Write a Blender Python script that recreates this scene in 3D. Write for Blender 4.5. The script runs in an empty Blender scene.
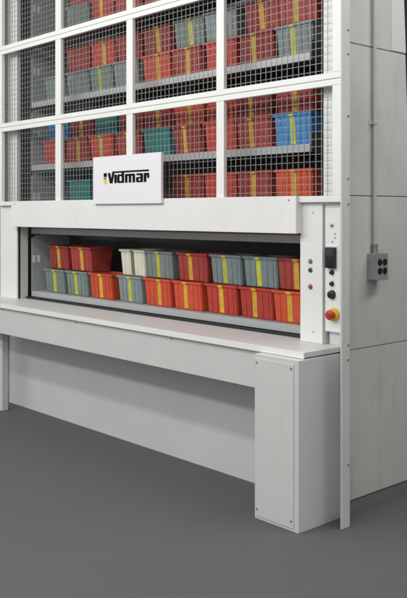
import bpy, bmesh, math, random
from mathutils import Vector, Matrix
random.seed(7)
sc = bpy.context.scene
COL = sc.collection

# ------------------------------------------------------------------ materials
def mat(name, col, rough=0.5, metal=0.0, var=0.06, scale=6.0, bump=0.0, bscale=180.0, stain_sheen=None, spec=0.5, rnd=0.0, streak=1.0):
    m = bpy.data.materials.new(name); m.use_nodes = True
    nt = m.node_tree; b = nt.nodes['Principled BSDF']
    b.inputs['Roughness'].default_value = rough
    b.inputs['Metallic'].default_value = metal
    b.inputs['Specular IOR Level'].default_value = spec
    tc = nt.nodes.new('ShaderNodeTexCoord')
    nz = nt.nodes.new('ShaderNodeTexNoise'); nz.inputs['Scale'].default_value = scale
    nz.inputs['Detail'].default_value = 6; nz.inputs['Roughness'].default_value = 0.6
    nt.links.new(tc.outputs['Object'], nz.inputs['Vector'])
    rp = nt.nodes.new('ShaderNodeValToRGB')
    rp.color_ramp.elements[0].position = 0.3; rp.color_ramp.elements[1].position = 0.72
    rp.color_ramp.elements[0].color = tuple(c * (1 - var) for c in col) + (1,)
    rp.color_ramp.elements[1].color = tuple(min(1, c * (1 + var)) for c in col) + (1,)
    nt.links.new(nz.outputs['Fac'], rp.inputs['Fac'])
    out = rp.outputs['Color']
    if stain_sheen:
        sn = nt.nodes.new('ShaderNodeTexNoise'); sn.inputs['Scale'].default_value = stain_sheen[1]
        sn.inputs['Detail'].default_value = 8; sn.inputs['Roughness'].default_value = 0.7
        mp = nt.nodes.new('ShaderNodeMapping'); mp.inputs['Scale'].default_value = (1, 1, streak)
        nt.links.new(tc.outputs['Object'], mp.inputs['Vector'])
        nt.links.new(mp.outputs['Vector'], sn.inputs['Vector'])
        sr = nt.nodes.new('ShaderNodeValToRGB')
        sr.color_ramp.elements[0].position = stain_sheen[2]; sr.color_ramp.elements[1].position = stain_sheen[2] + 0.14
        sr.color_ramp.elements[0].color = (0, 0, 0, 1); sr.color_ramp.elements[1].color = (stain_sheen[3],) * 3 + (1,)
        nt.links.new(sn.outputs['Fac'], sr.inputs['Fac'])
        mx = nt.nodes.new('ShaderNodeMix'); mx.data_type = 'RGBA'
        nt.links.new(sr.outputs['Color'], mx.inputs['Factor'])
        nt.links.new(out, mx.inputs['A']); mx.inputs['B'].default_value = stain_sheen[0] + (1,)
        out = mx.outputs['Result']
    if rnd:
        oi = nt.nodes.new('ShaderNodeObjectInfo')
        mr = nt.nodes.new('ShaderNodeMapRange')
        mr.inputs['To Min'].default_value = 1 - rnd; mr.inputs['To Max'].default_value = 1 + rnd
        nt.links.new(oi.outputs['Random'], mr.inputs['Value'])
        hs = nt.nodes.new('ShaderNodeHueSaturation')
        nt.links.new(mr.outputs['Result'], hs.inputs['Value'])
        nt.links.new(out, hs.inputs['Color']); out = hs.outputs['Color']
    nt.links.new(out, b.inputs['Base Color'])
    rr = nt.nodes.new('ShaderNodeMapRange')
    rr.inputs['To Min'].default_value = max(0.02, rough - 0.07); rr.inputs['To Max'].default_value = min(1, rough + 0.07)
    nt.links.new(nz.outputs['Fac'], rr.inputs['Value']); nt.links.new(rr.outputs['Result'], b.inputs['Roughness'])
    if bump:
        bn = nt.nodes.new('ShaderNodeTexNoise'); bn.inputs['Scale'].default_value = bscale
        nt.links.new(tc.outputs['Object'], bn.inputs['Vector'])
        bp = nt.nodes.new('ShaderNodeBump'); bp.inputs['Strength'].default_value = bump; bp.inputs['Distance'].default_value = 0.002
        nt.links.new(bn.outputs['Fac'], bp.inputs['Height']); nt.links.new(bp.outputs['Normal'], b.inputs['Normal'])
    return m

M = {}
M['paint'] = mat('light_grey_paint', (0.605, 0.61, 0.60), 0.42, var=0.03, scale=3, bump=0.12, stain_sheen=((0.40, 0.39, 0.35), 9, 0.58, 0.22), streak=0.2)
M['side'] = mat('side_panel_paint', (0.52, 0.535, 0.505), 0.28, var=0.09, scale=2.2, bump=0.15, stain_sheen=((0.33, 0.34, 0.315), 5, 0.52, 0.3), streak=0.22)  # streaks in the colour are grime and also painted vertical reflections
M['white'] = mat('white_paint', (0.78, 0.785, 0.765), 0.4, var=0.03, scale=4, bump=0.08, stain_sheen=((0.5, 0.49, 0.46), 12, 0.60, 0.22), streak=0.3)
M['frame'] = mat('guard_paint', (0.80, 0.81, 0.78), 0.38, var=0.03, scale=4, bump=0.06)
M['wire'] = mat('galvanised_wire', (0.36, 0.375, 0.37), 0.45, metal=0.3, var=0.1, scale=20)
M['tray'] = mat('tray_steel', (0.42, 0.44, 0.44), 0.42, metal=0.15, var=0.06, scale=5, bump=0.1)
M['dark'] = mat('dark_and_shaded_steel', (0.085, 0.087, 0.09), 0.55, var=0.2, scale=5)
M['liner'] = mat('liner_steel', (0.20, 0.205, 0.20), 0.5, var=0.1, scale=5)
M['gap_filler'] = mat('gap_filler_grey', (0.17, 0.17, 0.17), 0.7, var=0.06, scale=5, spec=0.2)
M['rubber'] = mat('black_rubber', (0.012, 0.012, 0.014), 0.6, var=0.2, scale=20)
M['black'] = mat('black_plastic', (0.012, 0.013, 0.015), 0.35, var=0.2, scale=30)
M['screen'] = mat('screen_glass', (0.03, 0.036, 0.04), 0.12, var=0.3, scale=30)
M['red_btn'] = mat('red_button', (0.42, 0.02, 0.015), 0.35, var=0.08)
M['yellow_btn'] = mat('yellow_collar', (0.72, 0.45, 0.03), 0.4, var=0.08)
M['grey_lens'] = mat('grey_lens', (0.16, 0.19, 0.22), 0.25, var=0.1)
M['maroon_lens'] = mat('maroon_lens', (0.13, 0.03, 0.035), 0.25, var=0.1)
M['pink_lens'] = mat('red_lens', (0.40, 0.06, 0.06), 0.3, var=0.1)
M['screw'] = mat('screw_zinc', (0.33, 0.33, 0.31), 0.4, metal=0.6, var=0.1, scale=40)
M['sign'] = mat('sign_white', (0.80, 0.79, 0.82), 0.5, var=0.012, scale=4)
M['ink'] = mat('black_ink', (0.008, 0.008, 0.009), 0.8, var=0.1, spec=0.05)
M['sign_yellow'] = mat('yellow_ink', (0.85, 0.62, 0.02), 0.5, var=0.03)
M['sign_grey'] = mat('grey_ink', (0.25, 0.25, 0.25), 0.5, var=0.03)
M['steel_box'] = mat('outlet_steel', (0.36, 0.37, 0.37), 0.45, metal=0.35, var=0.1, scale=14)
M['conduit'] = mat('conduit_paint', (0.50, 0.51, 0.48), 0.4, metal=0.1, var=0.06)
M['tag'] = mat('white_tag', (0.8, 0.8, 0.78), 0.5, var=0.03)
M['floor'] = mat('floor_grey', (0.114, 0.114, 0.114), 0.7, var=0.035, scale=1.3, spec=0.15)
M['wall'] = mat('backdrop_grey', (0.06, 0.06, 0.06), 0.85, var=0.02, scale=2, spec=0.1)
BIN = {
 'red': mat('bin_red', (0.47, 0.058, 0.042), 0.42, var=0.12, scale=14, bump=0.15, stain_sheen=((0.22, 0.04, 0.035), 10, 0.55, 0.5), rnd=0.16, spec=0.25),
 'orange red': mat('bin_orange_red', (0.58, 0.085, 0.04), 0.42, var=0.12, scale=14, bump=0.15, stain_sheen=((0.3, 0.05, 0.035), 10, 0.58, 0.45), rnd=0.1, spec=0.25),
 'dull red': mat('bin_dull_red', (0.36, 0.058, 0.048), 0.5, var=0.14, scale=14, bump=0.15, stain_sheen=((0.17, 0.045, 0.04), 9, 0.52, 0.55), rnd=0.2, spec=0.25),
 'grey': mat('bin_grey', (0.20, 0.245, 0.25), 0.5, var=0.12, scale=14, bump=0.15, stain_sheen=((0.12, 0.15, 0.145), 10, 0.55, 0.5), rnd=0.12),
 'grey green': mat('bin_grey_green', (0.17, 0.215, 0.185), 0.5, var=0.12, scale=14, bump=0.15, stain_sheen=((0.11, 0.13, 0.11), 10, 0.55, 0.5), rnd=0.12),
 'blue': mat('bin_blue', (0.045, 0.235, 0.52), 0.5, var=0.12, scale=14, bump=0.15, rnd=0.1),
 'teal': mat('bin_teal', (0.025, 0.20, 0.19), 0.5, var=0.12, scale=14, bump=0.15, rnd=0.1),
 'white': mat('bin_white', (0.70, 0.69, 0.58), 0.5, var=0.08, scale=14, bump=0.15, stain_sheen=((0.45, 0.44, 0.36), 12, 0.56, 0.5)),
}
STRIP = {
 'yellow': mat('strip_yellow', (0.62, 0.36, 0.03), 0.55, var=0.25, scale=30, rnd=0.15),
 'lime': mat('strip_lime', (0.46, 0.47, 0.05), 0.55, var=0.22, scale=30, rnd=0.15),
 'olive': mat('strip_olive', (0.17, 0.16, 0.06), 0.55, var=0.3, scale=30),
}

# ------------------------------------------------------------------ mesh helpers
def add_box(bm, x0, x1, y0, y1, z0, z1, bev=0.0):
    r = bmesh.ops.create_cube(bm, size=1.0)
    vs = r['verts']
    for v in vs:
        v.co = Vector((x0 + (v.co.x + .5) * (x1 - x0), y0 + (v.co.y + .5) * (y1 - y0), z0 + (v.co.z + .5) * (z1 - z0)))
    if bev:
        es = list({e for v in vs for e in v.link_edges})
        bmesh.ops.bevel(bm, geom=es, offset=bev, segments=2, affect='EDGES', profile=0.7)

def add_prism(bm, pts, axis, a0, a1):
    """extrude a 2-D outline: axis 'z' -> pts are (x,y); 'x' -> (y,z); 'y' -> (x,z)"""
    def P(p, a):
        return {'z': (p[0], p[1], a), 'x': (a, p[0], p[1]), 'y': (p[0], a, p[1])}[axis]
    lo = [bm.verts.new(P(p, a0)) for p in pts]; hi = [bm.verts.new(P(p, a1)) for p in pts]
    n = len(pts)
    fs = [bm.faces.new(lo), bm.faces.new(hi)]
    for i in range(n):
        fs.append(bm.faces.new((lo[i], lo[(i + 1) % n], hi[(i + 1) % n], hi[i])))
    bmesh.ops.recalc_face_normals(bm, faces=fs)

def add_cyl(bm, c, axis, r0, r1, length, seg=20, dome=0.0):
    """cylinder from c along axis vector; optional dome at the far end"""
    ax = Vector(axis).normalized()
    q = Vector((0, 0, 1)).rotation_difference(ax)
    prof = [(0, 0), (r0, 0), (r1, length)]
    if dome:
        for k in range(1, 5):
            t = k / 5 * math.pi / 2
            prof.append((r1 * math.cos(t), length + dome * math.sin(t)))
        prof.append((0, length + dome))
    else:
        prof.append((0, length))
    rings = []
    for (r, h) in prof:
        if r == 0:
            rings.append([bm.verts.new(Vector(c) + q @ Vector((0, 0, h)))])
        else:
            rings.append([bm.verts.new(Vector(c) + q @ Vector((r * math.cos(2 * math.pi * i / seg), r * math.sin(2 * math.pi * i / seg), h))) for i in range(seg)])
    fs = []
    for a, b in zip(rings, rings[1:]):
        for i in range(seg):
            j = (i + 1) % seg
            if len(a) == 1: fs.append(bm.faces.new((a[0], b[i], b[j])))
            elif len(b) == 1: fs.append(bm.faces.new((a[i], a[j], b[0])))
            else: fs.append(bm.faces.new((a[i], a[j], b[j], b[i])))
    bmesh.ops.recalc_face_normals(bm, faces=fs)

def obj(name, bm, m, parent=None, smooth=False):
    me = bpy.data.meshes.new(name); bm.to_mesh(me); bm.free()
    me.materials.append(m)
    if smooth:
        for p in me.polygons: p.use_smooth = True
        try: me.set_sharp_from_angle(angle=math.radians(35))
        except Exception: pass
    o = bpy.data.objects.new(name, me); COL.objects.link(o)
    if parent is not None:
        o.parent = parent
        o.matrix_parent_inverse = Matrix.Translation(-world_loc(parent))
    return o

def world_loc(o):
    l = Vector((0, 0, 0))
    if o.type == 'EMPTY': return o.location.copy()
    return Vector((0, 0, 0)) if o.parent is None else Vector((0, 0, 0))

def box(name, x0, x1, y0, y1, z0, z1, m, parent=None, bev=0.002):
    bm = bmesh.new(); add_box(bm, x0, x1, y0, y1, z0, z1, bev)
    return obj(name, bm, m, parent)

def empty(name, loc, label, cat, group=None):
    o = bpy.data.objects.new(name, None); COL.objects.link(o); o.location = loc
    o.empty_display_size = 0.1
    o['label'] = label; o['category'] = cat
    if group: o['group'] = group
    return o

def sub(o, parent):
    """hang an existing part one level deeper (parts sit at the world origin of their thing)"""
    o.parent = parent; o.matrix_parent_inverse = Matrix.Identity(4)
    o.location = (0, 0, 0)
    return o

# everything of the machine is modelled in world metres, so the Empty stays at the origin on the floor under its front
# ------------------------------------------------------------------ setting
bm = bmesh.new()
v = [bm.verts.new(p) for p in ((-30, -30, 0), (30, -30, 0), (30, 30, 0), (-30, 30, 0))]; bm.faces.new(v)
o = obj('floor', bm, M['floor']); o['kind'] = 'structure'
bm = bmesh.new(); add_box(bm, -9, 12, 2.6, 2.7, 0.0, 5.0)
o = obj('backdrop', bm, M['wall']); o['kind'] = 'structure'

# ------------------------------------------------------------------ the carousel
car = empty('vertical_carousel', (0, 0, 0), 'tall white vertical carousel storage machine with wire mesh front and open access window', 'storage machine')
TOP = 3.38
def rear(z):                                   # rear edge of the cabinet leans in a little towards the top
    return 0.682 - 0.0575 * z

# side panels, right: four sheets with open seams; left: the same
seams = [0.065, 0.8125, 1.581, 2.340, TOP]
def side_panel(x0, x1):
    for a, b in zip(seams, seams[1:]):
        a2, b2 = a + 0.0013, b - 0.0013
        bm = bmesh.new()
        add_prism(bm, [(0.014, a2), (rear(a2), a2), (rear(b2), b2), (0.014, b2)], 'x', x0, x1)
        es = [e for e in bm.edges]
        bmesh.ops.bevel(bm, geom=es, offset=0.003, segments=2, affect='EDGES')
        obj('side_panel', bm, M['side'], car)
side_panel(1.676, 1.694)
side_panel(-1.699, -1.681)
# darker liner behind the seams
for x0, x1 in ((1.662, 1.674), (-1.678, -1.666)):
    bm = bmesh.new()
    add_prism(bm, [(0.10, 0.07), (rear(0.07) - .012, 0.07), (rear(TOP) - .012, TOP - .005), (0.10, TOP - .005)], 'x', x0, x1)
    obj('inner_wall', bm, M['liner'], car)
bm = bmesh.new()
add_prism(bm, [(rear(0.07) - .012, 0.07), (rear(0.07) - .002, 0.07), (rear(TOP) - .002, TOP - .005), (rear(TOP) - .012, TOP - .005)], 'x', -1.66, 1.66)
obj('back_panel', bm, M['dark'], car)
box('roof', -1.699, 1.694, -0.02, rear(TOP), TOP + 0.002, TOP + 0.03, M['paint'], car)
# reflected light on the right, rear upper half, painted as a lighter added strip
bm = bmesh.new()
za, zb = 2.346, TOP - .004
add_prism(bm, [(0.416, za), (rear(za) - .001, za), (rear(zb) - .001, zb), (0.412, zb)], 'x', 1.6945, 1.6965)
obj('rear_reflection', bm, M['paint'], car)

# corner angle (fin) on the right with its return to the side panel, bolts on it
bm = bmesh.new()
add_prism(bm, [(1.800, -0.120), (1.800, -0.060), (1.694, 0.012), (1.686, 0.006), (1.789, -0.066), (1.789, -0.120)], 'z', 0.0, TOP)
bmesh.ops.bevel(bm, geom=list(bm.edges), offset=0.0025, segments=2, affect='EDGES')
fin = obj('corner_post', bm, M['paint'], car)
for z in (2.366, 2.252, 1.957, 1.66, 1.538, 0.87, 0.80, 0.30):
    bm = bmesh.new(); add_cyl(bm, (1.7985, -0.074, z), (1, 0, 0), 0.0065, 0.0055, 0.005, 12, 0.002)
    sub(obj('bolt', bm, M['screw'], None, True), fin)
# left foot under the counter
bm = bmesh.new()
add_prism(bm, [(-1.50, -0.12), (-1.44, -0.12), (-1.44, -0.07), (-1.45, -0.07), (-1.45, -0.11), (-1.50, -0.11)], 'z', 0.0, 0.80)
bmesh.ops.bevel(bm, geom=list(bm.edges), offset=0.002, segments=1, affect='EDGES')
obj('leg', bm, M['paint'], car)

# kick panel, apron, counter, column
box('kick_panel', -1.675, 1.46, 0.069, 0.088, 0.0, 0.80, M['paint'], car)
ap = box('apron', -1.69, 1.4095, -0.247, -0.229, 0.620, 0.8115, M['paint'], car)
for x in (-1.2, -0.25, 0.7):
    bm = bmesh.new(); add_cyl(bm, (x, -0.2465, 0.792), (0, -1, 0), 0.006, 0.005, 0.003, 12)
    sub(obj('screw', bm, M['screw'], None, True), ap)
bm = bmesh.new()
add_box(bm, -1.70, 1.690, -0.262, 0.074, 0.8125, 0.8386, 0.004)
counter = obj('counter', bm, M['paint'], car)
bm = bmesh.new(); add_box(bm, -1.70, 1.6905, -0.267, -0.2615, 0.8085, 0.8392, 0.0015)
sub(obj('front_edge', bm, M['frame'], None), counter)
colm = box('column', 1.411, 1.697, -0.3105, -0.002, 0.0, 0.8065, M['paint'], car, 0.004)
cov = sub(box('cover', 1.416, 1.668, -0.3150, -0.3100, 0.016, 0.785, M['paint'], None, 0.0015), colm)
for x, z in ((1.655, 0.765), (1.655, 0.05), (1.430, 0.765), (1.430, 0.05)):
    bm = bmesh.new(); add_cyl(bm, (x, -0.3145, z), (0, -1, 0), 0.0065, 0.005, 0.004, 12)
    sub(obj('screw', bm, M['screw'], None, True), colm)

# window surround
lp = box('window_pillar', -1.69, -1.431, 0.0, 0.012, 0.839, 1.548, M['white'], car)
sub(box('gasket', -1.458, -1.4315, 0.0125, 0.030, 0.839, 1.548, M['rubber'], None, 0), lp)
sub(box('inner_return', -1.458, -1.431, 0.0305, 0.095, 0.839, 1.548, M['paint'], None, 0.001), lp)
rp_ = box('window_pillar', 1.433, 1.579, 0.0, 0.070, 0.839, 1.548, M['white'], car, 0.0025)
for z, k, r in ((1.250, 'grey_lens', .010), (1.206, 'maroon_lens', .0105), (1.121, 'pink_lens', .0105)):
    bm = bmesh.new()
    add_cyl(bm, (1.502, 0.001, z), (0, -1, 0), r + .004, r + .003, 0.003, 20)
    sub(obj('bezel', bm, M['screw'], None, True), rp_)
    bm = bmesh.new()
    add_cyl(bm, (1.502, -0.002, z), (0, -1, 0), r, r * .9, 0.006, 20, 0.004)
    sub(obj('indicator_light', bm, M[k], None, True), rp_)
for z in (1.497, 0.895):
    bm = bmesh.new(); add_cyl(bm, (1.52, 0.001, z), (0, -1, 0), 0.0045, 0.004, 0.003, 10)
    sub(obj('screw', bm, M['screw'], None, True), rp_)
box('window_sill', -1.43, 1.4325, 0.0745, 0.098, 0.826, 0.8505, M['rubber'], car, 0.001)
hd = bmesh.new()
add_box(hd, -1.431, 1.448, -0.050, -0.0315, 1.3896, 1.5813, 0.0025)
add_box(hd, -1.429, 1.446, -0.031, -0.001, 1.392, 1.5465)
hdo = obj('header', hd, M['white'], car)
for x in (-1.38, 1.40):
    bm = bmesh.new(); add_cyl(bm, (x, -0.0495, 1.56), (0, -1, 0), 0.0055, 0.0045, 0.003, 10)
    sub(obj('screw', bm, M['screw'], None, True), hdo)

# control panel
cp = box('control_panel', 1.589, 1.688, 0.010, 0.05, 0.905, 1.548, M['white'], car)
box('joint_strip', 1.5795, 1.60, 0.055, 0.065, 0.84, 1.548, M['dark'], car, 0)
box('base_trim', 1.601, 1.69, 0.030, 0.06, 0.839, 0.903, M['paint'], car, 0.001)
def cpart(name, bm, k): return sub(obj(name, bm, M[k], None, True), cp)
cx = 1.640
bm = bmesh.new(); add_box(bm, cx - .036, cx + .022, -0.012, 0.0105, 1.222, 1.324, 0.004); d_ = cpart('display', bm, 'black')
bm = bmesh.new(); add_box(bm, cx - .030, cx + .016, -0.0128, -0.0121, 1.250, 1.312, 0.0002); cpart('screen', bm, 'screen')
bm = bmesh.new(); add_box(bm, cx - .046, cx + .030, 0.006, 0.0102, 1.326, 1.333, 0.0008); cpart('label_plate', bm, 'tag')
for z, r, l in ((1.200, .0105, .010), (1.144, .0105, .010), (1.090, .0205, .014)):
    bm = bmesh.new(); add_cyl(bm, (cx - .006, 0.0105, z), (0, -1, 0), r + .003, r + .002, 0.003, 22); cpart('collar', bm, 'black')
    bm = bmesh.new(); add_cyl(bm, (cx - .006, 0.0075, z), (0, -1, 0), r, r * .92, l, 22, 0.003); cpart('button', bm, 'black')
bm = bmesh.new(); add_cyl(bm, (cx - .006, 0.0105, 1.434), (0, -1, 0), .009, .008, 0.008, 18, .003); cpart('key_switch', bm, 'screw')
for dx_, dz_ in ((.012, 1.372), (-.004, 1.352), (.014, 1.392)):
    bm = bmesh.new(); add_cyl(bm, (cx + dx_, 0.0105, dz_), (0, -1, 0), .005, .004, 0.003, 12); cpart('screw', bm, 'screw')
bm = bmesh.new(); add_cyl(bm, (cx + .008, 0.0105, 0.992), (0, -1, 0), .034, .033, 0.012, 28, .002); cpart('stop_collar', bm, 'yellow_btn')
bm = bmesh.new()
add_cyl(bm, (cx + .008, -0.003, 0.992), (0, -1, 0), .015, .015, 0.018, 22)
add_cyl(bm, (cx + .008, -0.019, 0.992), (0, -1, 0), .022, .025, 0.010, 28, .009); cpart('stop_button', bm, 'red_btn')

# inner corner posts seen through the mesh
box('inner_post', 1.543, 1.660, 0.052, 0.085, 1.549, TOP - .003, M['frame'], car)
box('inner_post', -1.66, -1.521, 0.052, 0.085, 1.549, TOP - .003, M['frame'], car)

# mesh guards: three tiers, each a welded frame and a wire grid
tiers = [(1.549, 2.152), (2.1545, 2.751), (2.7535, TOP)]
stiles = [(-1.672, -1.613), (-0.849, -0.778), (-0.0126, 0.053), (0.829, 0.891), (1.666, 1.725)]
for z0, z1 in tiers:
    bm = bmesh.new()
    add_box(bm, -1.672, 1.725, -0.029, -0.002, z0, z0 + 0.031, 0.003)
    add_box(bm, -1.672, 1.725, -0.029, -0.002, z1 - 0.031, z1, 0.003)
    for k, (a, b) in enumerate(stiles):
        f = -0.0285 if k in (0, 4) else -0.027
        add_box(bm, a, b, f, -0.0025, z0 + 0.0312, z1 - 0.0312, 0.003)
    g = obj('mesh_guard', bm, M['frame'], car)
    wm = bmesh.new()
    t = 0.0009
    x = -1.66
    while x < 1.72:
        j = random.uniform(-.0008, .0008); add_box(wm, x + j - t, x + j + t, 0.000, 0.0036, z0 + .004, z1 - .004); x += 0.0385
    z = z0 + 0.016
    while z < z1 - .005:
        j = random.uniform(-.0008, .0008); add_box(wm, -1.668, 1.72, 0.0037, 0.0073, z + j - t, z + j + t); z += 0.0378
    sub(obj('wire_mesh', wm, M['wire'], None), g)

# carriers: tray with front lip, end plates and small tags
PITCH = 0.4815
SH = [0.897 + PITCH * k for k in range(6)]
for s in SH:
    bm = bmesh.new()
    # tray profile: lip folded down at the front
    prof = [(0.106, s - 0.042), (0.110, s - 0.045), (0.114, s - 0.042), (0.114, s - 0.005), (0.455, s - 0.005), (0.455, s - 0.001), (0.110, s - 0.001), (0.106, s - 0.004)]
    add_prism(bm, prof, 'x', -1.398, 1.404)
    tr = obj('carrier_tray', bm, M['tray'], car)
    bm = bmesh.new()
    add_prism(bm, [(0.112, s - .045), (0.452, s - .045), (0.452, s + .40), (0.40, s + .425), (0.15, s + .425), (0.112, s + .40)], 'x', -1.408, -1.400)
    sub(obj('end_plate', bm, M['tray'], None), tr)
    bm = bmesh.new()
    add_prism(bm, [(0.112, s - .045), (0.452, s - .045), (0.452, s + .06), (0.112, s + .06)], 'x', 1.406, 1.414)
    sub(obj('end_plate', bm, M['dark'], None), tr)  # same part as the left plate, its shadow put in as a darker colour
    for y0, y1 in ((0.120, 0.140), (0.160, 0.182)):
        bm = bmesh.new(); add_box(bm, -1.3998, -1.3975, y0, y1, s + .215, s + .27)
        sub(obj('tag', bm, M['tag'], None), tr)
# base plate that closes the cabinet below the lowest tray
box('gap_filler', 1.60, 1.688, 0.05, 0.66, 0.0, 0.062, M['gap_filler'], car, 0.001)  # added block, floor-like grey lightens the dark gap under the side panel
box('base_plate', -1.66, 1.66, 0.10, 0.63, 0.10, 0.12, M['dark'], car, 0)

# ------------------------------------------------------------------ sign
sg = empty('sign', (0.036, -0.06, 1.552), 'white rectangular sign with bold black lettering and small yellow mark, fixed over the mesh', 'sign')
S0 = Vector(sg.location)
def spart(name, bm, m):
    bmesh.ops.translate(bm, verts=bm.verts, vec=-S0)
    me = bpy.data.meshes.new(name); bm.to_mesh(me); bm.free(); me.materials.append(m)
    o = bpy.data.objects.new(name, me); COL.objects.link(o); o.parent = sg
    return o
bm = bmesh.new(); add_box(bm, -0.318, 0.390, -0.0705, -0.0515, 1.552, 1.859, 0.003); spart('board', bm, M['sign'])
U = 0.054; BASE = 1.684; Y0, Y1 = -0.0722, -0.0703
def poly(bm, pts, ox, sx=1.0):
    add_prism(bm, [(ox + p[0] * U * sx, BASE + p[1] * U) for p in pts], 'y', Y0, Y1)
def rect(bm, ox, a, b, c, d): poly(bm, [(a, c), (b, c), (b, d), (a, d)], ox)
bm = bmesh.new()
ox = -0.150
poly(bm, [(-.02, 1.25), (.48, 1.25), (.68, .50), (.90, 1.40), (1.36, 1.40), (.94, 0), (.38, 0)], ox)
rect(bm, ox, 1.362, 7.86, 1.20, 1.40)                                    # the long bar that leaves the V
ox = -0.080; s = .47                                                     # i
rect(bm, ox, 0, s, 0, 1.02)
ox = -0.050; w = 1.36                                                    # d
rect(bm, ox, w - s, w, 0, 1.199)
rect(bm, ox, s, w - s - .001, 0, .22); rect(bm, ox, s, w - s - .001, .80, 1.02)
poly(bm, [(0, .16), (.14, 0), (s - .001, 0), (s - .001, 1.02), (.14, 1.02), (0, .86)], ox)
ox = 0.033; w = 1.92                                                     # m
poly(bm, [(0, .78), (w, .78), (w, .90), (w - .12, 1.02), (0, 1.02)], ox)
for a in (0, (w - s) / 2, w - s): rect(bm, ox, a, a + s, 0, .779)
ox = 0.147; w = 1.28                                                     # a
poly(bm, [(w - s, 0), (w, 0), (w, .88), (w - .14, 1.02), (w - s, 1.02)], ox)
rect(bm, ox, .08, w - s - .001, .80, 1.02)
rect(bm, ox, s, w - s - .001, .42, .60); rect(bm, ox, s, w - s - .001, 0, .19)
poly(bm, [(0, .12), (.12, 0), (s - .001, 0), (s - .001, .60), (.12, .60), (0, .48)], ox)
ox = 0.224; w = 1.0                                                      # r
rect(bm, ox, 0, s, 0, 1.02)
poly(bm, [(s + .001, .76), (w, .76), (w, .9), (w - .1, 1.02), (s + .001, 1.02)], ox)
rect(bm, ox, w - .40, w, .44, .759)
spart('lettering', bm, M['ink'])
bm = bmesh.new(); rect(bm, -0.196, 0, .62, .80, 1.25); spart('emblem', bm, M['ink'])
bm = bmesh.new(); rect(bm, -0.196, 0, .55, .44, .76); spart('emblem', bm, M['sign_grey'])
bm = bmesh.new()
poly(bm, [(.30 + .36 * math.cos(k * math.pi / 8), .18 + .27 * math.sin(k * math.pi / 8)) for k in range(16)], -0.194)
spart('emblem', bm, M['sign_yellow'])

# ------------------------------------------------------------------ outlet box and its conduit on the side panel
ob = empty('electrical_outlet', (1.694, 0.258, 1.157), 'grey steel outlet box with four black sockets below a vertical conduit on the side panel', 'outlet')
B0 = Vector(ob.location)
def opart(name, bm, m, parent=None, smooth=False):
    bmesh.ops.translate(bm, verts=bm.verts, vec=-B0)
    me = bpy.data.meshes.new(name); bm.to_mesh(me); bm.free(); me.materials.append(m)
    if smooth:
        for p in me.polygons: p.use_smooth = True
        me.set_sharp_from_angle(angle=math.radians(35))
    o = bpy.data.objects.new(name, me); COL.objects.link(o); o.parent = parent or ob
    return o
bm = bmesh.new(); add_box(bm, 1.6942, 1.752, 0.213, 0.303, 1.157, 1.289, 0.003); bx_ = opart('box', bm, M['steel_box'])
bm = bmesh.new(); add_box(bm, 1.7522, 1.7555, 0.211, 0.306, 1.155, 1.291, 0.001); fp = opart('cover_plate', bm, M['steel_box'])
for y in (0.236, 0.277):
    for z in (1.203, 1.247):
        bm = bmesh.new(); add_cyl(bm, (1.7550, y, z), (1, 0, 0), 0.0175, 0.0165, 0.004, 20, 0.001)
        opart('socket', bm, M['black'], fp, True)
bm = bmesh.new()
add_cyl(bm, (1.711, 0.255, 1.288), (0, 0, 1), 0.0095, 0.0095, TOP - 1.292, 18); opart('conduit', bm, M['conduit'], None, True)
bm = bmesh.new()
add_cyl(bm, (1.711, 0.255, 1.2885), (0, 0, 1), 0.016, 0.016, 0.022, 18); add_cyl(bm, (1.711, 0.255, 1.3105), (0, 0, 1), 0.013, 0.013, 0.016, 18)
add_cyl(bm, (1.711, 0.255, 1.3265), (0, 0, 1), 0.0165, 0.0165, 0.010, 18)
opart('connector', bm, M['screw'], None, True)
for z in (1.955, 2.86):
    bm = bmesh.new()
    add_box(bm, 1.6942, 1.6972, 0.224, 0.286, z - .010, z + .010, 0.001)
    add_box(bm, 1.6974, 1.7225, 0.2425, 0.2675, z - .0102, z + .0102, 0.004)
    opart('strap', bm, M['conduit'])

# ------------------------------------------------------------------ bins
W, D, H = 0.281, 0.21, 0.175
TILT = 0.010
def bin_mesh(h, m):
    bm = bmesh.new()
    hw, t = W / 2, 0.005
    def ring(ix, iy, z): return [bm.verts.new(p) for p in ((-hw + ix, iy, z), (hw - ix, iy, z), (hw - ix, D - iy, z), (-hw + ix, D - iy, z))]
    rim = 0.008
    loops = [ring(0.017, 0.017 + TILT, 0), ring(0.014, 0.012 + TILT, 0.005), ring(rim, rim, h - 0.015), ring(0.001, 0.001, h - 0.0145),
             ring(0.0, 0.0, h - 0.003), ring(0.003, 0.003, h), ring(rim + t, rim + t, h), ring(0.017 + t, 0.017 + TILT + t, 0.007)]
    fs = [bm.faces.new(loops[0][::-1]), bm.faces.new(loops[-1])]
    for a, b in zip(loops, loops[1:]):
        for i in range(4):
            fs.append(bm.faces.new((a[i], a[(i + 1) % 4], b[(i + 1) % 4], b[i])))
    bmesh.ops.recalc_face_normals(bm, faces=fs)
    # upright corner and front edges softened
    es = [e for e in bm.edges if abs(e.verts[0].co.z - e.verts[1].co.z) > 0.02]
    bmesh.ops.bevel(bm, geom=es, offset=0.006, segments=3, affect='EDGES')
    # shallow stiffening ribs on the front
    def fy(z): return 0.009 + (0.003 + TILT) * (1 - z / (h - 0.015)) 
    for xr in (-0.092, -0.046, 0.046, 0.092):
        z0, z1 = 0.010, h - 0.0185
        pts = [(fy(z0) - 0.0032, z0), (fy(z1) - 0.0032, z1), (fy(z1) + 0.002, z1), (fy(z0) + 0.002, z0)]
        add_prism(bm, pts, 'x', xr - 0.009, xr + 0.009)
    # finger recess plate under the rim
    me = bpy.data.meshes.new('body'); bm.to_mesh(me); bm.free(); me.materials.append(m)
    return me
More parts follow.
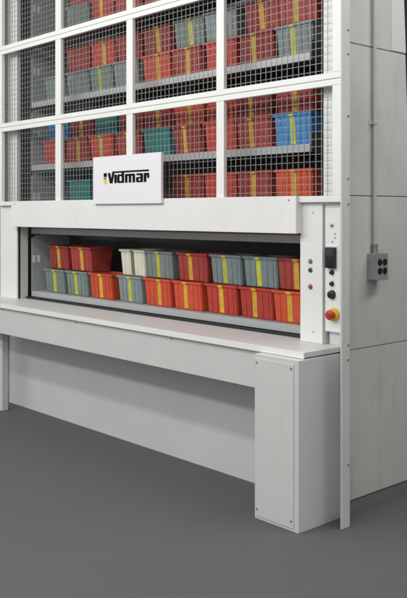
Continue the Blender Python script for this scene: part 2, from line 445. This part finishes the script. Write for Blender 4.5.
def strip_mesh(h, m, wd=0.036):
    bm = bmesh.new()
    def fy(z): return 0.009 + (0.003 + TILT) * (1 - z / (h - 0.015))
    z0, z1 = 0.008, h - 0.019
    add_prism(bm, [(fy(z0) - .0016, z0), (fy(z1) - .0016, z1), (fy(z1) + .0006, z1), (fy(z0) + .0006, z0)], 'x', -wd / 2, wd / 2)
    z0, z1 = h - 0.0165, h - 0.004
    add_box(bm, -wd / 2, wd / 2, -0.0012, 0.0004, z0, z1)
    me = bpy.data.meshes.new('label_strip'); bm.to_mesh(me); bm.free(); me.materials.append(m)
    return me
_meshes = {}
def get(kind, key, h):
    k = (kind, key, h)
    if k not in _meshes:
        _meshes[k] = bin_mesh(h, BIN[key]) if kind == 'body' else strip_mesh(h, STRIP[key])
    return _meshes[k]
proto = {}
def make_bin(colour, strip, h):
    """first bin of a kind is built, every later one is a copy of it and of its parts"""
    k = (colour, strip, h)
    if k in proto:
        root = proto[k].copy(); COL.objects.link(root)
        for ch in proto[k].children:
            c = ch.copy(); COL.objects.link(c); c.parent = root
            if c.name.startswith('label_strip'):
                c.location.x = random.uniform(-.02, .02)
                c.rotation_euler.y = math.radians(random.uniform(-1.8, 1.8))
        return root
    root = empty('storage_bin', (0, 0, 0), '', 'bin', 'plastic bins stored on the carousel trays')
    b = bpy.data.objects.new('body', get('body', colour, h)); COL.objects.link(b); b.parent = root
    if strip:
        s_ = bpy.data.objects.new('label_strip', get('strip', strip, h)); COL.objects.link(s_); s_.parent = root
    proto[k] = root
    return root

X0, PX = -1.286, 0.302
R, O, G, N, B, T, Wt = 'red', 'orange red', 'grey', 'grey green', 'blue', 'teal', 'white'
# (slot, colour, strip, dx)
rows = [
 (0, 'lower row of the open window', 0, H, [(0, N, 'lime', 0), (1, N, 'lime', 0), (2, O, 'yellow', 0), (3, G, 'lime', .02), (4, O, 'yellow', .015), (5, O, 'yellow', .01), (6, R, 'yellow', .0), (7, R, 'yellow', .0), (8, O, 'yellow', 0)]),
 (0, 'upper row of the open window', 1, H, [(0, R, 'yellow', .04), (1, R, 'yellow', .035), (3, Wt, 'olive', .04), (4, G, 'lime', .035), (5, R, 'yellow', .05), (6, G, 'lime', .045), (7, G, 'lime', .03), (8, R, 'yellow', .02)]),
 (1, 'row level with the sign', 0, H * 2 + .004, [(1, T, None, .02), (5, R, 'yellow', .0), (6, R, None, -.005), (7, R, 'yellow', -.01), (8, O, 'yellow', .01)]),
 (2, 'lower row of the first shelf above the sign', 0, H, [(0, R, None, .0), (1, R, 'yellow', 0), (2, R, 'lime', 0), (3, R, 'yellow', 0), (4, T, None, 0), (5, R, 'yellow', 0), (6, R, None, 0), (7, R, 'yellow', -.01), (8, B, 'lime', 0)]),
 (2, 'upper row of the first shelf above the sign', 1, H, [(0, B, None, .03), (1, R, 'yellow', .02), (2, T, None, .03), (3, R, None, .02), (4, R, 'yellow', 0), (5, O, 'yellow', 0), (6, R, None, 0), (7, R, 'yellow', -.02), (8, R, 'yellow', 0)]),
 (3, 'lower row of the second shelf above the sign', 0, H, [(0, N, None, 0), (1, G, None, 0), (2, N, 'lime', 0), (3, G, None, -.02), (4, O, 'yellow', -.0), (5, R, 'yellow', 0), (6, R, 'yellow', 0), (7, R, 'yellow', 0), (8, G, 'lime', .01)]),
 (3, 'upper row of the second shelf above the sign', 1, H, [(1, R, None, 0), (2, R, 'yellow', .0), (3, R, None, 0), (4, R, 'yellow', .0), (5, N, 'lime', .01), (6, G, None, -.005), (7, R, 'yellow', .05), (8, R, 'yellow', .03)]),
 (4, 'lower row of the highest shelf in view', 0, H, [(1, N, None, 0), (2, R, 'yellow', 0), (3, R, None, 0), (4, R, 'yellow', 0)]),
 (4, 'upper row of the highest shelf in view', 1, H, [(1, R, None, .01), (2, R, None, .0)]),
]
ORD = ['first', 'second', 'third', 'fourth', 'fifth', 'sixth', 'seventh', 'eighth', 'ninth']
SN = {'yellow': 'yellow', 'lime': 'lime', 'olive': 'olive'}
for k, where, layer, h, items in rows:
    for n, (i, colour, strip, dx) in enumerate(items):
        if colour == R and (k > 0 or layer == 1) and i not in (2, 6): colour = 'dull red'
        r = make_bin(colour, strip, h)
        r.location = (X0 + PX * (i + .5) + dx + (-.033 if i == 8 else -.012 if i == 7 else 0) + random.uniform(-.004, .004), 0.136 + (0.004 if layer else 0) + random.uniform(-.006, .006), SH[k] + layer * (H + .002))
        r.rotation_euler.z = math.radians(random.uniform(-2.2, 2.2))
        w = where.replace('above the sign', 'above sign').replace('the first shelf', 'first shelf').replace('the second shelf', 'second shelf')
        if colour == Wt:
            lab = 'only white bin, with an olive strip, standing on a grey bin in the open window'
        else:
            tall = 'tall ' if layer == 0 and h > .3 else ''
            body = ('%s%s bin, %s strip' % (tall, colour, SN[strip])) if strip else '%s%s plain bin' % (tall, colour)
            lab = '%s, %s from left in %s' % (body, ORD[n], w.replace('the ', ''))
        r['label'] = lab

# ------------------------------------------------------------------ lamps: two rows of ceiling tubes, plus dim room light
def tube(name, loc, sx, sy, e, aim=None):
    l = bpy.data.lights.new(name, 'AREA'); l.shape = 'RECTANGLE'; l.size = sx; l.size_y = sy; l.energy = e
    l.color = (1.0, 0.995, 0.985)
    o = bpy.data.objects.new(name, l); COL.objects.link(o); o.location = loc
    d = Vector(aim or (loc[0], 0, 1.2)) - Vector(loc)
    o.rotation_euler = d.to_track_quat('-Z', 'Y').to_euler()
    return o
tube('ceiling_lamp', (-0.2, -2.62, 3.5), 7.4, 0.22, 70)
tube('ceiling_lamp', (-0.2, -4.42, 3.5), 7.4, 0.30, 98)
tube('ceiling_lamp', (3.7, 1.0, 4.2), 3.0, 0.3, 70, (1.7, 0.3, 1.9))

w = bpy.data.worlds.new('World'); sc.world = w; w.use_nodes = True
bg = w.node_tree.nodes['Background']; bg.inputs['Color'].default_value = (1.0, 1.0, 0.975, 1); bg.inputs['Strength'].default_value = 0.62

# ------------------------------------------------------------------ camera
cam = bpy.data.cameras.new('camera'); co = bpy.data.objects.new('camera', cam); COL.objects.link(co)
fwd = Vector((-0.7425, 0.6698, 0)).normalized()
co.location = (4.35, -3.30, 1.5)
co.rotation_euler = fwd.to_track_quat('-Z', 'Y').to_euler()
cam.sensor_fit = 'HORIZONTAL'; cam.sensor_width = 36; cam.lens = 853 / 407 * 36
cam.shift_y = -(299 - 212) / 407
cam.clip_end = 200
sc.camera = co
sc.view_settings.view_transform = 'Standard'; sc.view_settings.look = 'None'
sc.view_settings.exposure = 0; sc.view_settings.gamma = 1
sc.cycles.filter_width = 1.9
sc.cycles.use_denoising = True
sc.cycles.max_bounces = 8
